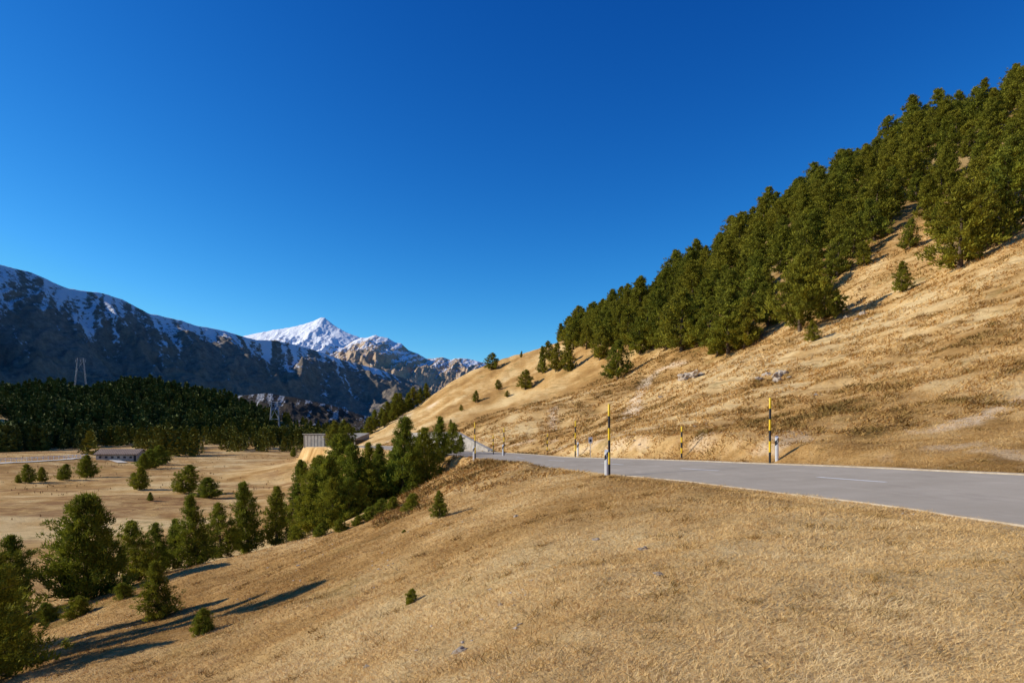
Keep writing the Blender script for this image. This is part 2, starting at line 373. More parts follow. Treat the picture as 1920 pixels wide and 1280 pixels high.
# ---------------------------------------------------------------- mountains
def mountain(name,ridge,front,back,dirf,mat,label,nu=420,nv=150,amp=60,seed=1,base=-14,jag=8,fscale=300,taper=0.0):
    R=np.array(ridge,float); s=np.concatenate([[0],np.cumsum(np.linalg.norm(np.diff(R[:,:2],axis=0),axis=1))])
    u=np.linspace(0,s[-1],nu); X=np.interp(u,s,R[:,0]);Y=np.interp(u,s,R[:,1]);Z=np.interp(u,s,R[:,2])
    k=np.ones(5)/5
    for _ in range(2):
        X=np.convolve(np.pad(X,2,'edge'),k,'valid');Y=np.convolve(np.pad(Y,2,'edge'),k,'valid')
    f=np.array(dirf,float); f/=np.linalg.norm(f)
    v=np.concatenate([-np.linspace(1,0,nv//4)[:-1]**1.3,np.linspace(0,1,nv)**1.15])
    U,Vv=np.meshgrid(np.arange(nu),v,indexing='ij')
    h=Z[U]-base
    fs=(1-taper)+taper*h/h.max()
    off=np.where(Vv<0,Vv*back,Vv*front)*fs
    x=X[U]+f[0]*off; y=Y[U]+f[1]*off
    prof=np.where(Vv<0,(1+Vv)**1.2,(1-Vv)**1.15*.85+.15*(1-Vv)**3)
    wx=x+fbm(x/fscale,y/fscale,3,seed+50)*fscale*.35; wy=y+fbm(x/fscale,y/fscale,3,seed+60)*fscale*.35
    rd=ridged(wx/fscale,wy/fscale,7,seed)
    mask=np.clip(np.abs(Vv)*5,0,1)*np.clip((1-np.abs(Vv))*3,0,1)
    along=U*s[-1]/nu
    ribs=ridged(along/(fscale*.55)+fbm(x/200,y/200,3,seed+9)*.5,off/(fscale*4),5,seed+20)
    fr=ridged(along/(fscale*.16)+fbm(x/120,y/120,3,seed+19)*.6,off/(fscale*1.1),4,seed+40)
    z=base+h*prof+(rd-.5)*amp*2*mask*(.35+h/h.max())+(ribs-.5)*amp*1.3*mask*(.3+h/h.max())+(fr-.5)*amp*.5*mask+(ridged(x/70,y/70,5,seed+33)-.5)*jag*2*(.35+mask)*np.clip((1-np.abs(Vv))*4,0,1)
    z=np.where(np.abs(Vv)>.999,base-10,z)
    nvv=len(v); Vx=np.stack([x.ravel(),y.ravel(),z.ravel()],1)
    i=np.arange(nu-1)[:,None]*nvv; j=np.arange(nvv-1)[None,:]
    Q=np.stack([i+j,i+j+1,i+nvv+j+1,i+nvv+j],-1).reshape(-1,4)
    me=newmesh(name,Vx,Q,True)
    if me.polygons[len(me.polygons)//2].normal.z<0: me.flip_normals()
    fattr(me,'gully',(ribs*.6+rd*.4).ravel())
    fattr(me,'crest',(1-np.abs(Vv)).ravel())
    st=fbm(along/(fscale*.07)+fbm(x/150,y/150,3,seed+77)*1.5+off/(fscale*.2),off/(fscale*.7),6,seed+88,.7)
    fattr(me,'streak',(st*.9+.5).ravel())
    return addobj(name,me,mat,kind='structure',label=label,category='mountain')
r1=[(-1750,-300,120),(-1650,150,150),(-1520,500,330),(-1500,900,430),(-1650,1500,540)]+[W(*p) for p in [(-150,462,2250),(0,497,2400),(60,512,2480),(130,542,2550),(185,548,2620),(230,562,2700),(280,588,2750),(330,598,2800),(370,610,2880),(420,620,2950),(480,638,3000),(520,638,3050),(570,650,3100),(640,674,3200),(700,689,3300),(760,710,3400),(820,735,3500),(900,765,3600),(1000,800,3700)]]  # leading points lie out of view, added and sized to shadow the wooded knoll
mountain('mountain',r1,1000,900,(.80,-.60),M_rockface,'dark shaded rocky mountain flank with snow streaks',amp=50,seed=3,jag=9,fscale=330,nu=760,nv=200,taper=.8)
r2=[W(*p) for p in [(250,690,5600),(400,642,5500),(450,632,5500),(480,625,5500),(510,619,5500),(540,615,5500),(570,608,5500),(590,601,5500),(602,596,5500),(609,596,5500),(618,603,5480),(632,613,5450),(655,626,5400),(690,638,5400),(760,670,5300)]]
mountain('snowy_peak',r2,2200,1500,(-.1,-1),M_snowpeak,'sharp snow-covered summit catching sunlight',amp=45,seed=12,jag=14,fscale=420)
r3=[W(*p) for p in [(600,675,4700),(640,655,4680),(660,640,4650),(675,633,4620),(690,632,4600),(705,628,4600),(712,631,4600),(728,633,4600),(740,641,4600),(752,644,4600),(766,656,4600),(785,664,4600),(800,673,4650),(830,670,4700),(845,674,4720),(862,671,4750),(885,674,4800),(900,678,4800),(950,690,4900),(1050,720,5000)]]
mountain('snowy_ridge',r3,2000,1300,(-.12,-1),M_snowridge,'brown rocky ridge with patches of snow',amp=36,seed=23,jag=12,fscale=240)
r4=[W(*p) for p in [(300,800,1500),(400,760,1500),(440,742,1500),(500,737,1500),(560,746,1520),(620,760,1550),(680,778,1580),(720,790,1600),(760,800,1620)]]
mountain('foothill',r4,200,260,(.5,-1),M_foot,'low rocky foothill with thin snow, shade painted into its rock',nu=260,nv=80,amp=7,seed=31,jag=4,fscale=90)

# ---------------------------------------------------------------- trees
def tube(V,Fc,p,q,r0,r1,n=7):
    p=np.array(p,float);q=np.array(q,float);d=q-p;L=np.linalg.norm(d)+1e-9;d/=L
    a=np.cross(d,[0,0,1.0]) if abs(d[2])<.95 else np.cross(d,[1.0,0,0]); a/=np.linalg.norm(a); b=np.cross(d,a); base=len(V)
    for c,r in ((p,r0),(q,r1)):
        for k in range(n):
            t=2*math.pi*k/n; V.append(tuple(c+(a*math.cos(t)+b*math.sin(t))*r))
    for k in range(n): Fc.append((base+k,base+(k+1)%n,base+n+(k+1)%n,base+n+k))
def prof_cone(t): return (min(1,(t+.05)/.2)**.6)*(1-t)**.68*1.08+.02
def prof_oval(t): return (min(1,(t+.03)/.2)**.6)*max(0,(1-t**2.1))**.76
def prof_bush(t): return (min(1,(t+.15)/.25)**.5)*max(0,(1-t**2.2))**.6
def tree_mesh(H,R,prof,seed,nb=60,nc=6,k=22,cr=.42,t0=.05,limbs=14,nee=.2,rag=.0):
    r=np.random.default_rng(seed); V=[];Fc=[]
    ph=r.uniform(0,6.28,4)
    def lob(a,t): return .82+.15*math.sin(2*a+ph[0]+t*5)+.13*math.sin(3*a+ph[1]-t*9)+.08*math.sin(5*a+ph[2]+t*15)
    cl=[];bo=[]; off=r.normal(size=2)*.05*R
    for i in range(nb):
        t=t0+(1-t0)*((i+r.random())/nb)**1.0; a=i*2.399+r.normal()*.4
        rr=R*prof(t)*lob(a,t)*r.uniform(.65,1.10+rag); h=t*H
        bo.append((a,rr,h,t)); bt=r.random()
        for c in range(nc):
            f=r.uniform(.35,1.0) if c else 1.0
            w=.20*R*(.3+.7*prof(t))
            cl.append((math.cos(a)*rr*f+r.normal()*w*.5+off[0]*t*3,math.sin(a)*rr*f+r.normal()*w*.5+off[1]*t*3,h+(f-.5)*.05*H+r.normal()*.022*H,f,bt*.65+.35*r.random(),t))
    for q in (.93,.97): cl.append((off[0]*3,off[1]*3,H*q,1,.5,1))
    cl=np.array(cl)
    cl[:,2]=np.clip(cl[:,2],.02*H+cr*.3,H)
    C_=np.repeat(cl,k,axis=0)
    out=np.stack([C_[:,0],C_[:,1],np.zeros(len(C_))],1); out/=(np.linalg.norm(out,axis=1)[:,None]+.3)
    d=out*.55+np.array([0,0,.7])+r.normal(size=(len(C_),3))*.5; d/=np.linalg.norm(d,axis=1)[:,None]
    s=cr*(1-.4*C_[:,5])*r.uniform(.5,1.0,len(C_))
    b=C_[:,:3]+r.normal(size=(len(C_),3))*cr*.36*(1-.4*C_[:,5:6])
    sd=np.cross(d,r.normal(size=(len(C_),3))); sd/=np.linalg.norm(sd,axis=1)[:,None]
    wd=(s*nee)[:,None]
    Vc=np.stack([b-sd*wd,b+sd*wd,b+d*s[:,None]],1).reshape(-1,3)
    Vc[:,2]=np.maximum(Vc[:,2],.02)
    me=newmesh('pine_crown',Vc,np.arange(len(Vc)).reshape(-1,3))
    tint=np.clip(C_[:,4]*.8+r.normal(size=len(C_))*.12+.08,0,1)
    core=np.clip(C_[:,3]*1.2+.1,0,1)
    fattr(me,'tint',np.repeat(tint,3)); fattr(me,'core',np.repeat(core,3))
    p=np.array([0,0,-.3]); segs=7
    for q in range(segs):
        q0=np.array([off[0]*3*(q+1)/segs+r.normal()*.004*H,off[1]*3*(q+1)/segs+r.normal()*.004*H,(q+1)/segs*H*.93])
        tube(V,Fc,p,q0,.028*H*(1-q/segs*.9),.028*H*(1-(q+1)/segs*.9)); p=q0
    for (a,rr,h,t) in bo[::max(1,len(bo)//limbs)]:
        if t<.9: tube(V,Fc,(off[0]*3*t,off[1]*3*t,h*.88),(math.cos(a)*rr*.85,math.sin(a)*rr*.85,h),.008*H*(1.1-t),.002*H,5)
    mt=newmesh('pine_trunk',V,Fc,True)
    return mt,me
BIG=[tree_mesh(10,3.1,prof_cone,s,nb=62,nc=7,k=18,cr=.60,nee=.23) for s in (1,2,3)]+[tree_mesh(10,3.5,prof_oval,s,nb=62,nc=7,k=18,cr=.62,nee=.24,rag=.1,t0=.08) for s in (4,5,6,7,9)]
WIDE=[tree_mesh(10,4.3,prof_oval,s,nb=80,nc=7,k=22,cr=.66,nee=.20,t0=.14,rag=.2) for s in (21,22)]
SML=[tree_mesh(5,1.6,prof_cone,s,nb=84,nc=7,k=22,cr=.30,nee=.15,rag=.08) for s in (11,12,13)]+[tree_mesh(5,1.85,prof_oval,s,nb=84,nc=7,k=22,cr=.31,nee=.15,rag=.1) for s in (14,15)]
WSML=[tree_mesh(5,2.4,prof_oval,s,nb=120,nc=7,k=26,cr=.32,nee=.15,rag=.05) for s in (31,32)]
BSH=[tree_mesh(2,1.3,prof_bush,s,nb=60,nc=6,k=26,cr=.26,nee=.14,limbs=8) for s in (41,42,43)]
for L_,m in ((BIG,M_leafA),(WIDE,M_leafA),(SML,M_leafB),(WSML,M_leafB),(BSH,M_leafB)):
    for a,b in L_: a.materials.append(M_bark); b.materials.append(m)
HB={id(BIG):10,id(WIDE):10,id(SML):5,id(WSML):5,id(BSH):2}
def plant(kind,x,y,h,sx=1.0,label='',group='',name='pine_tree',cat='pine tree',i=None,sink=.05):
    tm,cm=kind[random.randrange(len(kind)) if i is None else i%len(kind)]; s=h/HB[id(kind)]
    e=bpy.data.objects.new(name,None); e.empty_display_size=.5; COL.objects.link(e)
    e.location=(x,y,g1(x,y)-sink); e.rotation_euler=(random.gauss(0,.03),random.gauss(0,.03),random.uniform(0,6.28)); e.scale=(s*sx,s*sx,s)
    e['label']=label; e['category']=cat
    if group: e['group']=group
    for nm,d in (('trunk',tm),('crown',cm)):
        o=bpy.data.objects.new(nm,d); COL.objects.link(o); o.parent=e
    return e
EDGE=[(1800,503,355,BIG,1.3,3),(1895,435,275,BIG,1.2,4),(1692,548,492,BIG,1.1,4),(1705,468,412,BIG,1.1,5),(1500,622,475,WIDE,1.0,0),(1365,662,545,BIG,1.25,3),(1395,655,560,BIG,1.1,5),(1278,660,545,BIG,1.25,4),(1250,655,570,BIG,1.1,2),
(1200,665,597,BIG,1.25,6),(1158,712,640,BIG,1.3,5),(1125,675,610,BIG,1.2,4),(1065,697,638,BIG,1.0,0),(1042,697,645,BIG,1.0,4),(1018,700,650,BIG,.8,2),(985,730,693,BIG,1.5,4),(935,730,712,BIG,1.5,4),(892,755,733,BIG,1.2,5),(922,694,662,BIG,1.6,4),(977,670,658,BIG,1,0),
(1440,612,530,BIG,1.2,3),(1545,600,520,BIG,1.2,4),(1600,483,400,BIG,1.2,5),(1570,520,440,BIG,1.2,6),(1640,452,372,BIG,1.1,3),(1330,650,560,BIG,1.2,5),(1225,655,590,BIG,1.1,3),(1850,470,340,BIG,1.2,7),
(845,800,786,BIG,1.2,0),(820,808,795,BIG,1.3,3),(865,770,758,BIG,1.3,3),(1100,655,610,BIG,1.2,5),(1140,650,585,BIG,1.1,0),
(1030,675,640,BIG,1.2,4),(1075,655,602,BIG,1.2,5),(1180,650,580,BIG,1.2,4),(1160,650,575,BIG,1.1,4),(1215,648,560,BIG,1.1,5),(1240,645,545,BIG,1.1,3),(1310,645,560,BIG,1.2,6),(1420,600,500,BIG,1.2,6),(1760,440,380,BIG,1.2,4),
(1345,668,600,BIG,1.1,2),(1570,590,545,BIG,1.2,5),(1525,640,600,BIG,1.2,4),(1620,500,455,BIG,1.2,6),(950,745,733,BIG,1.5,4)]
pos=[]
for (px,b,t,K,sx,i) in EDGE:
    h=hit(px,b)
    if not h:
        d=258; h=((px-CX)/F*d,d,0)
    x,y,_=h; pos.append((x,y))
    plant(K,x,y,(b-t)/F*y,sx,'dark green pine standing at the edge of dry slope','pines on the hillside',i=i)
for px,d,hh in [(1052,250,7),(1065,250,9),(1078,248,10),(1090,246,11),(1103,245,9),(1115,244,11),(1128,243,10),(1140,240,11),(1085,236,9),(1108,232,9),(1130,228,9),(1148,210,9),(1165,225,10),(1180,215,10),
    (800,262,6),(788,262,6),(775,258,8),(765,258,7),(752,255,8),(742,250,9),(733,245,7),(722,240,8),(712,238,6),(700,236,7),(735,236,6),(720,230,5),(690,228,6)]:
    x=(px-CX)/F*d; pos.append((x,d))
    plant(BIG,x,d,hh,1.2,'dark green pine on the crest of the grassy spur','pines on the hillside')
for px,d,hh in [(566,150,4),(590,146,4),(622,148,5),(640,152,6),(655,150,5),(632,160,6)]:
    plant(BIG,(px-CX)/F*d,d,hh,1.2,'dark pine at the foot of the road embankment','pines below the road')
cnt=0; tries=0
xs=[p[0] for p in POLY]; ys=[p[1] for p in POLY]
while cnt<205 and tries<12000:
    tries+=1
    x=random.uniform(min(xs),max(xs)); y=random.uniform(min(ys),max(ys)+6)
    if not bool(inpoly(np.array([x]),np.array([y-2]),POLY)[0]): continue
    if x/y>.785: continue
    if float(fbm(np.array([x/17.]),np.array([y/17.]),2,123)[0])<-.34: continue
    if any((x-a)**2+(y-b)**2<5.1**2 for a,b in pos): continue
    pos.append((x,y)); cnt+=1
    plant(BIG,x,y,random.choice([random.uniform(5,7.5),random.uniform(6.5,9),random.uniform(8,11)]),random.uniform(1.1,1.45),'dark green pine in the dense hillside wood','pines on the hillside')
SL=[(15,36,4.4,SML,1.0,3),(-30,34,5,SML,1.2,4),(160,36.5,5.6,WSML,1.05,0),(262,42,3.7,SML,1.1,3),(292,44,3.3,SML,1.05,4),(325,46,3.3,SML,1.0,2),(372,44,4.6,SML,1.0,1),(415,50,4.0,SML,1.05,3),(465,52,5.4,SML,1.0,2),(518,53,4.6,SML,1.0,1),
(562,60,4.2,SML,1.2,4),(587,58,5.0,SML,1.15,3),(612,58,6.1,SML,1.1,1),(640,62,7.4,SML,1.1,4),(667,60,6.2,SML,1.1,0),(692,60,4.6,SML,1.15,3),(712,62,4.4,SML,1.1,3),(625,54,4.0,SML,1.1,4),(655,54,3.6,SML,1.1,3),(680,55,3.0,SML,1.1,2),(600,66,5.8,SML,1.1,4),(735,66,4.4,SML,1.0,4),
(755,60,7.0,SML,1.0,0),(740,64,5.2,SML,.9,1),(800,62,5.2,SML,1.1,4),(822,66,4.4,SML,1.0,1),(845,70,3.2,SML,1.1,4),(862,76,2.0,SML,1.1,1),(782,68,5,SML,.9,0),(720,72,5.5,SML,1.0,1),(700,75,6,SML,1.0,2),
(10,20,3.2,SML,.9,0),(-30,17,3.4,SML,1.2,3),(-170,20.5,9.8,SML,.55,0),(-240,23,10,SML,.55,1),(-330,25.5,10.8,SML,.55,0)]
for px,d,h,K,sx,i in SL:
    plant(K,(px-CX)/F*d,d,h,sx,'bushy young mountain pine on the steep verge slope','pines below the road',i=i)
SH=[(300,1158,1050,SML,1.2,1),(380,1188,1140,BSH,.8,0),(770,1130,1100,BSH,.7,1),(825,970,918,SML,1.2,0),(770,958,925,BSH,.9,2),(143,1156,1118,BSH,1.1,0),(757,998,990,BSH,1,0),(668,985,965,BSH,1,1),
(560,1012,985,BSH,1.1,1),(715,962,935,BSH,1.1,0),(235,1120,1090,BSH,1.1,1),(90,1165,1130,BSH,1.1,2),(735,955,930,BSH,1.0,1),(640,995,972,BSH,1.2,0),(690,975,950,BSH,1.2,2),(600,1005,980,BSH,1.1,0)]
for px,b,t,K,sx,i in SH:
    h=hit(px,b,80); 
    if h: plant(K,h[0],h[1],(b-t)/F*h[1],sx,'small green pine shrub growing in dry grass','shrubs on the verge slope','pine_shrub','shrub',i=i)
VS=[(55,905,870,.8),(78,903,875,.8),(118,900,870,1),(163,895,853,1.0),(35,905,890,1),(262,918,875,.9),(280,878,842,1.2),(300,870,835,1.2),(345,925,872,1.0),(392,933,895,1.5),(282,938,922,.8),(360,842,818,.8),(550,856,838,.8),(565,906,862,.8),(250,900,885,1.0),(272,880,850,1)]
for px,b,t,sx in VS:
    h=hit(px,b,400,60)
    if h:
        H_=(b-t)/F*h[1]; plant(WSML,h[0],h[1],H_,sx*1.15,'round dark green pine bush on the valley meadow','bushes on the valley meadow','pine_shrub','shrub')

# ---- distant woods (mass)
def wood(name,pts,hr,mat,label,seed=5,patch=0):
    r=np.random.default_rng(seed); protos=[]
    for s in range(6):
        k=120; t=r.random(k)**.85; a=r.random(k)*6.283; R_=.27*np.clip(1-t**1.1,.03,1)*(np.minimum(1,(t+.1)/.2))*(.8+.25*np.sin(3*a+s)) 
        c=np.stack([np.cos(a)*R_,np.sin(a)*R_,t*.93],1)
        d=np.stack([np.cos(a)*.5,np.sin(a)*.5,np.full(k,.6)],1)+r.normal(size=(k,3))*.25
        d/=np.linalg.norm(d,axis=1)[:,None]
        sd=np.stack([-np.sin(a),np.cos(a),np.zeros(k)],1)+r.normal(size=(k,3))*.3
        protos.append((np.stack([c-sd*.065,c+sd*.065,c+d*.14],1),r.random(k)))
    Vs=[];T=[]
    z=gz(pts[:,0],pts[:,1]); pn=fbm(pts[:,0]/40,pts[:,1]/40,3,301)*patch
    for (x,y),zz,pp in zip(pts,z,pn):
        p,t=protos[r.integers(6)]; h=r.uniform(*hr)*(1+pp); w=h*r.uniform(.9,1.3)
        a=r.random()*6.28; ca,sa=math.cos(a),math.sin(a)
        q=p.reshape(-1,3); q=np.stack([(q[:,0]*ca-q[:,1]*sa)*w+x,(q[:,0]*sa+q[:,1]*ca)*w+y,q[:,2]*h+zz],1)
        Vs.append(q); T.append(np.repeat(np.clip(t*.25+r.random()*.7+pp*.4,0,1),3))
    V=np.concatenate(Vs); me=newmesh(name,V,np.arange(len(V)).reshape(-1,3))
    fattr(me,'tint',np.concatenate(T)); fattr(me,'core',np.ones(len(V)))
    return addobj(name,me,mat,kind='stuff',label=label,category='forest')
def scatter(n_,x0,x1,y0,y1,fn,seed):
    r=np.random.default_rng(seed); x=r.uniform(x0,x1,n_); y=r.uniform(y0,y1,n_); k=fn(x,y); return np.stack([x[k],y[k]],1)
def kn(x,y):
    px=CX+F*x/y; lim=np.interp(px,[-200,0,470,560],[330,345,520,580])+fbm(x/30,y/30,3,311)*40
    return (px<520)&(px>-220)&(y>lim)&(y<np.interp(px,[0,470,520],[820,690,600]))
pts=scatter(11500,-760,-100,330,840,kn,3)
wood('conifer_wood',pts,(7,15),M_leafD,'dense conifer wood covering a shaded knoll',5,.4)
def row(x,y):
    px=CX+F*x/y; nz=fbm(x/25,y/25,3,77)
    return ((px>120)&(px<760)&(y>360)&(y<470)&(nz>-.05))|((px>300)&(px<780)&(y>470)&(y<640)&(nz>-.25))|((px>-100)&(px<480)&(y>300)&(y<370)&(nz>.28))
pts=scatter(3300,-360,-40,300,640,row,4)
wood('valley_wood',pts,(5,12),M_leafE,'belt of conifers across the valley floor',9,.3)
def tus(x,y): return (fbm(x/12,y/12,3,55)>.08)&(y>55)&(y<330)&(x<-.28*y-8)
pts=scatter(3600,-260,-20,50,330,tus,14)
wood('heather_tufts',pts,(.2,.5),mat_simple('heather',(.33,.19,.07),(.17,.095,.04),3,.9,.1,.01),'low brown heather tufts on the meadow',19)

# ---------------------------------------------------------------- rocks
def rock_mesh(seed,flat=.6):
    bm=bmesh.new(); bmesh.ops.create_icosphere(bm,subdivisions=3,radius=1)
    for v in bm.verts:
        p=v.co.copy(); k=1+.6*(mnoise.noise(p*1.1+Vector((seed*7,0,0))))+.34*mnoise.noise(p*2.6+Vector((0,seed*3,0)))+.14*mnoise.noise(p*6+Vector((0,seed,5)))
        v.co=Vector((p.x*k*1.25,p.y*k,p.z*k*flat))
    me=bpy.data.meshes.new('boulder'); bm.to_mesh(me); bm.free(); me.materials.append(M_stone)
    me.polygons.foreach_set('use_smooth',np.zeros(len(me.polygons),bool)); return me
RK=[rock_mesh(i,.55+.12*(i%3)) for i in range(5)]
def rock(px,py,w,i=0):
    h=hit(px,py)
    if not h: return
    s=w/F*h[1]/2.6
    o=addobj('boulder',RK[i%5],None,None,(h[0],h[1],h[2]),label='weathered grey boulder lying in dry grass',category='rock',group='boulders on the slope'); o.scale=(s,s,s); o.rotation_euler=(random.gauss(0,.2),random.gauss(0,.2),random.uniform(0,6))
for a in [(1285,710,30),(1300,706,34),(1315,702,16),(1425,712,20),(1440,704,22),(1458,706,26),(1470,700,22),(1460,714,24),(1480,708,12),(1620,590,18),(1588,596,14),(1605,600,10),(1632,598,10),(1208,1030,22),(1236,1078,26),(968,968,12),(1117,1012,16),(1188,1080,10),(1860,245,40),(1240,745,10),(1350,775,9),(1200,835,8),(1215,840,7),(1190,828,7),(1305,800,9),(1325,795,7),(860,1222,30),(940,1135,14),(688,1250,14),(1530,740,9),(1090,800,6),(975,1170,12),(560,1060,9)]:
    rock(*a,i=random.randrange(5))
pv=[];pf=[]
oct_=np.array([(1,0,0),(0,1,0),(-1,0,0),(0,-1,0),(0,0,1),(0,0,-1)],float); of=[(0,1,4),(1,2,4),(2,3,4),(3,0,4),(1,0,5),(2,1,5),(3,2,5),(0,3,5)]
N=900; d=3*(80/3)**rng.random(N); px=rng.uniform(0,1920,N); x=(px-CX)/F*d; D,_,_=road_at(x,d); k=(D>HW+.3)&(fbm(x/3,d/3,2,8)>.1); x=x[k];d=d[k]; z=gz(x,d)
for a,b,c in zip(x,d,z):
    s=rng.uniform(.010,.032)*(1+b/30); q=len(pv); 
    for v in oct_: pv.append((a+v[0]*s*rng.uniform(.7,1.5),b+v[1]*s*rng.uniform(.7,1.3),c+v[2]*s*.6))
    pf+=[(q+i,q+j,q+l) for i,j,l in of]
addobj('pebbles',newmesh('pebbles',pv,pf),M_stone,kind='stuff',label='loose pale pebbles scattered through dry grass',category='pebbles')

# ---------------------------------------------------------------- grass
def grass():
    r=np.random.default_rng(3); N=700000
    d=2.4*(45/2.4)**(r.random(N)**.85); px=r.uniform(-60,1980,N); x=(px-CX)/F*d; y=d
    D,_,_=road_at(x,y); cl=fbm(x*1.8,y*1.8,3,40); dr=dryness(x,y)
    k=(D>HW-.02)&(r.random(N)<np.clip(.85+cl*.4+dr*.2,.35,1)); x=x[k];y=y[k];cl=cl[k];dr=dr[k]; n1=len(x)
    h=r.uniform(.014,.044,n1)*(.9+cl*.6+dr*.3)*(1+y/26); w=.0010+.00034*y
    tn=.36+cl*.28+dr*.45+r.random(n1)*.34-.1
    K=330; dc=3.5*(60/3.5)**r.random(K); pc=r.uniform(100,1950,K); xc=(pc-CX)/F*dc
    m=70; ang=r.random((K,m))*6.283; rr=np.abs(r.normal(size=(K,m)))*(.16+.004*dc[:,None])
    x3=(xc[:,None]+np.cos(ang)*rr).ravel(); y3=(dc[:,None]+np.sin(ang)*rr).ravel(); D3,_,_=road_at(x3,y3); k3=D3>HW+.5; x3=x3[k3];y3=y3[k3]
    h3=r.uniform(.03,.075,len(x3))*(1+y3/45); w3=.0016+.0005*y3; t3=r.uniform(-.15,.5,len(x3))
    N2=230000; d2=30*(150/30)**(r.random(N2)**.8); p2=r.uniform(700,1990,N2); x2=(p2-CX)/F*d2
    D2_,_,_=road_at(x2,d2); cl2=fbm(x2/1.3,d2/1.3,3,47)
    k=(D2_>HW+.4)&(cl2>-.12)&(~inpoly(x2,d2,POLY)); x2=x2[k];d2=d2[k];cl2=cl2[k]
    h2=r.uniform(.05,.14,len(x2))*(1+d2/120)*(1+cl2); w2=.011+.0007*d2; t2=.24-cl2*.6+dryness(x2,d2)*.5+r.random(len(x2))*.3
    x=np.concatenate([x,x2,x3]);y=np.concatenate([y,d2,y3]);h=np.concatenate([h,h2,h3]);w=np.concatenate([w,w2,w3]);tn=np.concatenate([tn,t2,t3]); n_=len(x)
    z=gz(x,y)
    a=r.random(n_)*6.283
    lean=r.normal(size=(n_,2))*.9+np.array([.2,-.25])
    b=np.stack([x,y,z-.004],1); sd=np.stack([np.cos(a),np.sin(a),np.zeros(n_)],1)*w[:,None]
    tip=b+np.stack([lean[:,0]*h*1.4,lean[:,1]*h*1.4,h],1)
    V=np.stack([b-sd,b+sd,tip],1).reshape(-1,3)
    me=newmesh('grass',V,np.arange(len(V)).reshape(-1,3))
    fattr(me,'tint',np.repeat(np.clip(tn,0,1),3))
    t=NT('dry_grass_blades',.85,.08)
    col=t.ramp(t.attr('tint'),[(0,(.22,.145,.040)),(.25,(.46,.265,.082)),(.5,(.68,.43,.162)),(.75,(.81,.575,.265)),(1,(.89,.70,.39))])
    t.done(col)
    return addobj('grass',me,t.m,kind='stuff',label='short dry golden grass blades on the verge',category='grass')
grass()

# ---------------------------------------------------------------- poles and delineators
def boxv(V,Fc,x0,x1,y0,y1,z0,z1):
    b=len(V); V+=[(x0,y0,z0),(x1,y0,z0),(x1,y1,z0),(x0,y1,z0),(x0,y0,z1),(x1,y0,z1),(x1,y1,z1),(x0,y1,z1)]
    Fc+=[(b,b+3,b+2,b+1),(b+4,b+5,b+6,b+7),(b,b+1,b+5,b+4),(b+1,b+2,b+6,b+5),(b+2,b+3,b+7,b+6),(b+3,b,b+4,b+7)]
def pole_mesh(H,r=.048,nb=6):
    me=bpy.data.meshes.new('snow_pole'); bm=bmesh.new(); n_=12; rings=[]
    zs=[-.3]+[H*i/nb for i in range(1,nb)]+[H-.02,H]
    for q,z in enumerate(zs):
        rr=r if q<len(zs)-1 else r*.6; rings.append([bm.verts.new((math.cos(2*math.pi*k/n_)*rr,math.sin(2*math.pi*k/n_)*rr,z)) for k in range(n_)])
    for q in range(len(zs)-1):
        for k in range(n_):
            f=bm.faces.new((rings[q][k],rings[q][(k+1)%n_],rings[q+1][(k+1)%n_],rings[q+1][k])); f.smooth=True
            top=nb-1-min(q,nb-1); f.material_index=0 if top%2==0 else 1
    bm.faces.new(rings[-1]); bm.to_mesh(me); bm.free(); me.materials.append(M_yel); me.materials.append(M_blk); return me
PM={}
def snow_pole(x,y,H,z=None):
    key=round(H,1)
    if key not in PM: PM[key]=pole_mesh(H)
    o=addobj('snow_pole',PM[key],None,None,(x,y,g1(x,y) if z is None else z),label='tall yellow and black striped snow pole beside the road',category='snow pole',group='snow poles along the road')
    o.rotation_euler=(random.gauss(0,.008),random.gauss(0,.008),0)
def delin():
    bm=bmesh.new(); prof=[(-.07,.03),(-.06,-.04),(0,-.065),(.06,-.04),(.07,.03),(0,.045)]
    r=[[bm.verts.new((a,b,z+(b*.9 if z>.5 else 0))) for a,b in prof] for z in (-.2,1.02)]
    for k in range(6): bm.faces.new((r[0][k],r[0][(k+1)%6],r[1][(k+1)%6],r[1][k]))
    bm.faces.new(r[1]); bmesh.ops.bevel(bm,geom=[e for e in bm.edges],offset=.006,segments=2); me=bpy.data.meshes.new('post_body'); bm.to_mesh(me); bm.free(); me.materials.append(M_wht)
    bm=bmesh.new(); s=1.06; r=[[bm.verts.new((a*s,b*s,z+a*1.2)) for a,b in prof] for z in (.72,.92)]
    for k in range(6): bm.faces.new((r[0][k],r[0][(k+1)%6],r[1][(k+1)%6],r[1][k]))
    mb=bpy.data.meshes.new('black_band'); bm.to_mesh(mb); bm.free(); mb.materials.append(M_blk)
    V=[];Fc=[]; boxv(V,Fc,-.022,.022,-.085,-.069,.76,.88); mr=newmesh('reflector',V,Fc); mr.materials.append(M_refl)
    return me,mb,mr
DM=delin()
def delineator(x,y,rot=0):
    e=bpy.data.objects.new('delineator_post',None); COL.objects.link(e); e.location=(x,y,g1(x,y)); e.rotation_euler=(0,0,rot)
    e['label']='white plastic delineator post with black band by road'; e['category']='road post'; e['group']='delineator posts along the road'
    for nm,d in zip(('post','black_band','reflector'),DM): o=bpy.data.objects.new(nm,d); COL.objects.link(o); o.parent=e
def rside(px,lat):
    """first point along the verge met at the given image pixel column"""
    ss=np.linspace(20,120,1200)
    P_=np.array([on_road(s_,lat) for s_ in ss]); m=P_[:,1]>8; P_=P_[m]; p=CX+F*P_[:,0]/P_[:,1]-px
    k=np.nonzero(p[:-1]*p[1:]<=0)[0]
    return P_[k[0]] if len(k) else P_[np.argmin(np.abs(p))]
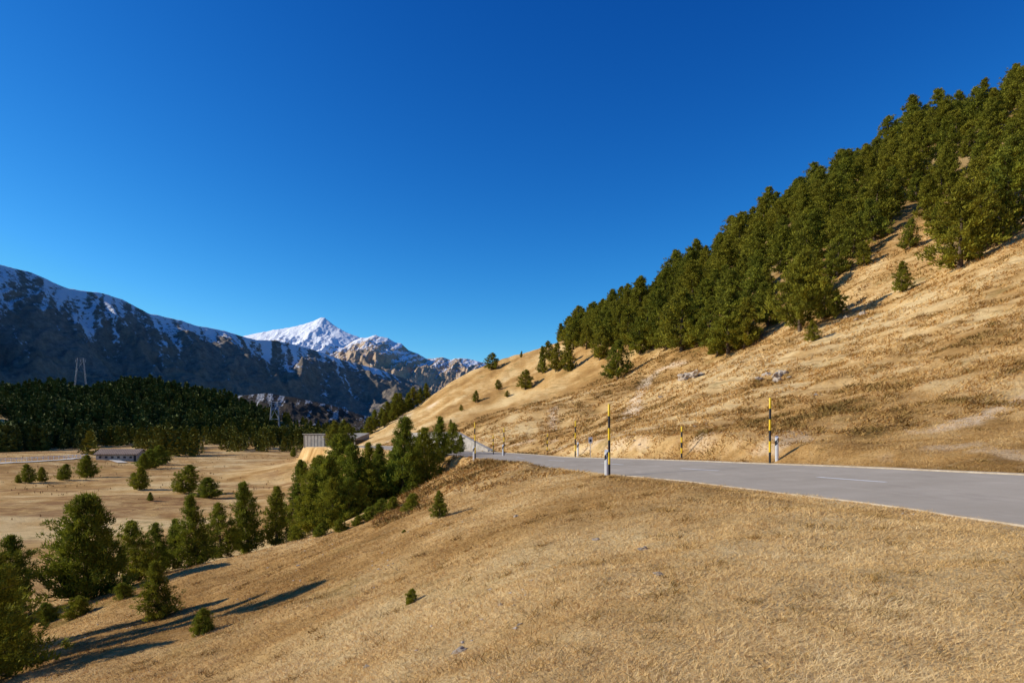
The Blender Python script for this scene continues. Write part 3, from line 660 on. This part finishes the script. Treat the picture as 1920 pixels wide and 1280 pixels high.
p=rside(1141,-HW-.55); snow_pole(p[0],p[1],2.9); delineator(p[0]-.16,p[1]-.35)
p=rside(1443,HW+.55); snow_pole(p[0],p[1],2.8); delineator(p[0]+.28,p[1]-.05)
p=rside(1277,HW+.7); snow_pole(p[0],p[1],1.75)
p=rside(1078,HW+.6); snow_pole(p[0],p[1],2.8); delineator(p[0]+.2,p[1]-.1)
snow_pole(-2.85,53,2.9); delineator(-2.95,52.6)
for px,d,H in ((925,66,1.9),(945,62,2.6),(1026,68,2.0)): snow_pole((px-CX)/F*d,d,H)
delineator((943-CX)/F*61,61)
p=rside(1107,HW+.5); x,y=p[0],p[1]
e=bpy.data.objects.new('road_sign',None); COL.objects.link(e); e.location=(x,y,g1(x,y)); e['label']='small white rectangular road sign on thin metal post'; e['category']='road sign'
V=[];Fc=[]; tube(V,Fc,(0,0,-.2),(0,0,1.5),.022,.022,8); addobj('post',newmesh('post',V,Fc,True),M_steel,e)
V=[];Fc=[]; boxv(V,Fc,-.14,.14,-.04,-.024,1.05,1.5); addobj('sign_panel',newmesh('sign_panel',V,Fc),M_wht,e)
V=[];Fc=[]; boxv(V,Fc,-.08,.08,-.046,-.042,1.15,1.34); addobj('sign_symbol',newmesh('sign_symbol',V,Fc),M_blk,e)

# ---------------------------------------------------------------- retaining wall
def curb_wall():
    V=[];Fc=[]
    s0,s1=[float(np.interp(v,RP[:,1],arc)) for v in (74,114)]
    N=40
    for i in range(N+1):
        s_=s0+(s1-s0)*i/N; h=2.3*min(1,i/12+.05)*min(1,(N-i)/3+.3)
        for l,hh in ((HW+.5,-.5),(HW+.5,h),(HW+.95,h),(HW+.95,-.5)): V.append(on_road(s_,l,hh))
    for i in range(N):
        for c in range(3): Fc.append((i*4+c,i*4+c+1,i*4+c+5,i*4+c+4))
    Fc+= [(0,1,2,3),(N*4+3,N*4+2,N*4+1,N*4)]
    addobj('retaining_wall',newmesh('retaining_wall',V,Fc),M_wall,label='long low pale concrete retaining wall beside the road',category='wall')
curb_wall()

# ---------------------------------------------------------------- buildings
def emp(name,loc,rot,**k):
    e=bpy.data.objects.new(name,None); COL.objects.link(e); e.location=loc; e.rotation_euler=(0,0,rot)
    for a,b in k.items(): e[a]=b
    return e
def boxobj(name,bx,mat,par,**k):
    V=[];Fc=[]; boxv(V,Fc,*bx); return addobj(name,newmesh(name,V,Fc),mat,par,**k)
def prism(name,pts,x0,x1,mat,par):
    V=[(x0,a,b) for a,b in pts]+[(x1,a,b) for a,b in pts]; n_=len(pts)
    me=bpy.data.meshes.new(name); me.from_pydata(V,[],[tuple(range(n_))[::-1],tuple(range(n_,2*n_))]+[(i,(i+1)%n_,n_+(i+1)%n_,n_+i) for i in range(n_)]); me.update()
    me.polygons.foreach_set('use_smooth',np.zeros(len(me.polygons),bool))
    return addobj(name,me,mat,par)
h=hit(219,863,400,100) or (-139,240,-10.7)
b=emp('stone_barn',(h[0],h[1]+3,h[2]-.1),-.05,label='long low stone barn with speckled slate roof on meadow',category='barn')
boxobj('wall',(-7.4,7.4,-3,3,-.3,2.3),M_wall,b)
prism('roof',[(-3.7,2.1),(-3.7,2.3),(0,4.1),(3.7,2.3),(3.7,2.1),(0,3.85)],-7.9,7.9,M_roof,b)
prism('gable',[(-2.98,2.305),(2.98,2.305),(0,3.75)],7.1,7.35,M_wall,b)
for i in range(6): boxobj('window',(-6.3+i*2.2,-5.4+i*2.2,-3.04,-3.0,.9,1.6),M_dark,b)
boxobj('door',(6.2,7.1,-3.05,-3.0,-.2,1.9),M_dark,b)
d=205; x=(602-CX)/F*d
zb=g1(x,d)
b=emp('concrete_hall',(x,d,zb),-.45,label='grey panelled concrete hall beside the valley road',category='building')
hh=max(2.2,(HY-814)/F*d-zb)
boxobj('wall',(-4.0,4.0,-3,3,-1,hh),M_conc,b)
boxobj('roof',(-4.3,4.3,-3.3,3.3,hh+.003,hh+.2),M_conc,b)
for i in range(7): boxobj('pilaster',(-3.9+i*1.27,-3.75+i*1.27,-3.08,-3.0,-.5,hh-.05),M_conc,b)
d=215; x=(652-CX)/F*d; zb=g1(x,d)
b=emp('snow_gallery',(x,d,zb),-.5,label='concrete avalanche gallery with sloping pale roof',category='gallery')
hh=max(2.2,(HY-824)/F*d-zb)
boxobj('wall',(-5.5,5.5,1.5,3,-1,hh),M_conc,b)
prism('roof',[(-3.5,hh),(-3.5,hh+.3),(3.2,hh+2.1),(3.2,hh+.003)],-6,6,M_conc,b)
for i in range(6): boxobj('column',(-5.4+i*2.1,-5.0+i*2.1,-2.9,-2.5,-1,hh-.003),M_conc,b)

# ---------------------------------------------------------------- fence
fx=hits([(-60,869),(0,866),(60,863),(120,860),(165,857)],dmax=400,dmin=100)
if len(fx)>1:
    e=emp('rail_fence',(0,0,0),0,label='white painted post and rail fence across meadow',category='fence')
    V=[];Fc=[]; PV=[];PF=[]; tube(PV,PF,(0,0,-.2),(0,0,1.25),.09,.09,6); pm=newmesh('fence_post',PV,PF)
    for a,c in zip(fx[:-1],fx[1:]):
        n_=6
        for i in range(n_):
            p=[a[k]+(c[k]-a[k])*i/n_ for k in range(3)]; q=[a[k]+(c[k]-a[k])*(i+1)/n_ for k in range(3)]
            p[2]=g1(p[0],p[1]);q[2]=g1(q[0],q[1])
            addobj('post',pm,M_wht,e,tuple(p))
            for hh in (.6,1.1): tube(V,Fc,(p[0],p[1]-.1,p[2]+hh),(q[0],q[1]-.1,q[2]+hh),.10,.10,6)
    addobj('rail',newmesh('rail',V,Fc),M_wht,e)

# ---------------------------------------------------------------- pylons
def pylon(px,d,zb,H,w0,w1,label,th=1.0):
    x=(px-CX)/F*d; e=emp('power_pylon',(x,d,zb),.2,label=label,category='pylon',group='power pylons')
    for s in (-1,1):
        V=[];Fc=[]; n_=5
        def c(k,t):
            ctr=s*(w0*(1-t)+w1*t)/2; hw=.016*H*(1-t)+.006*H
            return (ctr+(hw if k in (1,2) else -hw),(hw if k>1 else -hw),H*t)
        for k in range(4): tube(V,Fc,c(k,0),c(k,1),.0026*H*th,.0026*H*th,4)
        for q in range(n_):
            for k in (0,2): tube(V,Fc,c(k,q/n_),c((k+1)%4,(q+1)/n_),.0016*H*th,.0016*H*th,4)
        addobj('lattice_leg',newmesh('lattice_leg',V,Fc),M_steel,e)
    V=[];Fc=[]
    for z in (.93,.98): tube(V,Fc,(-w1*.95,0,H*z),(w1*.95,0,H*z),.004*H*th,.004*H*th,4)
    tube(V,Fc,(-w0*.40,0,H*.5),(w0*.40,0,H*.5),.003*H*th,.003*H*th,4)
    tube(V,Fc,(-w0*.40,0,H*.5),(w1*.45,0,H*.9),.0025*H*th,.0025*H*th,4); tube(V,Fc,(w0*.40,0,H*.5),(-w1*.45,0,H*.9),.0025*H*th,.0025*H*th,4)
    addobj('cross_arm',newmesh('cross_arm',V,Fc),M_steel,e)
    for s in (-.8,0,.8):
        V=[];Fc=[]; tube(V,Fc,(s*w1,0,H*.93),(s*w1,0,H*.86),.006*H,.010*H,6); addobj('insulator',newmesh('insulator',V,Fc),M_steel,e)
pylon(151,640,(HY-722)/F*640,25.5,9.5,5,'tall grey lattice power pylon above dark woods',.9)
pylon(515,560,g1((515-CX)/F*560,560)-1,29,8,5,'small grey lattice power pylon beyond the trees',2.2)

# ---------------------------------------------------------------- light, sky, camera
EL=math.radians(27); AZ=math.radians(-90)
sv=Vector((math.sin(AZ)*math.cos(EL),math.cos(AZ)*math.cos(EL),math.sin(EL)))
L=bpy.data.lights.new('sun','SUN'); L.energy=5; L.angle=math.radians(.5); L.color=(1,.94,.82)
lo=bpy.data.objects.new('sun',L); COL.objects.link(lo); lo.rotation_euler=sv.to_track_quat('Z','Y').to_euler()
w=bpy.data.worlds.new('World'); sc.world=w; w.use_nodes=True; nt=w.node_tree; bg=nt.nodes['Background']
sky=nt.nodes.new('ShaderNodeTexSky'); sky.sky_type='NISHITA'; sky.sun_disc=False; sky.sun_elevation=EL; sky.sun_rotation=AZ; sky.altitude=2000; sky.ozone_density=4; sky.dust_density=.3; sky.air_density=1.2
sp=nt.nodes.new('ShaderNodeSeparateColor'); cb=nt.nodes.new('ShaderNodeCombineColor'); nt.links.new(sky.outputs[0],sp.inputs[0])
for i,(m,pw,kk,mxv) in enumerate(((.035,2.75,110,.27),(.09,1.65,2.65,.59),(.125,1.15,1.31,.96))):
    a=nt.nodes.new('ShaderNodeMath'); a.operation='MULTIPLY'; a.inputs[1].default_value=m; nt.links.new(sp.outputs[i],a.inputs[0])
    b=nt.nodes.new('ShaderNodeMath'); b.operation='POWER'; b.inputs[1].default_value=pw; nt.links.new(a.outputs[0],b.inputs[0])
    c=nt.nodes.new('ShaderNodeMath'); c.operation='MULTIPLY'; c.inputs[1].default_value=kk*10; nt.links.new(b.outputs[0],c.inputs[0])
    d=nt.nodes.new('ShaderNodeMath'); d.operation='MINIMUM'; d.inputs[1].default_value=mxv*10; nt.links.new(c.outputs[0],d.inputs[0]); nt.links.new(d.outputs[0],cb.inputs[i])
nt.links.new(cb.outputs[0],bg.inputs[0]); bg.inputs[1].default_value=.1
cam=bpy.data.cameras.new('camera'); cam.lens=24; cam.sensor_width=36; cam.shift_y=165/1920; cam.clip_start=.1; cam.clip_end=40000
co=bpy.data.objects.new('camera',cam); COL.objects.link(co); co.location=(0,0,0); co.rotation_euler=(math.pi/2,0,0); sc.camera=co
sc.view_settings.view_transform='Standard'; sc.view_settings.look='None'; sc.view_settings.exposure=0
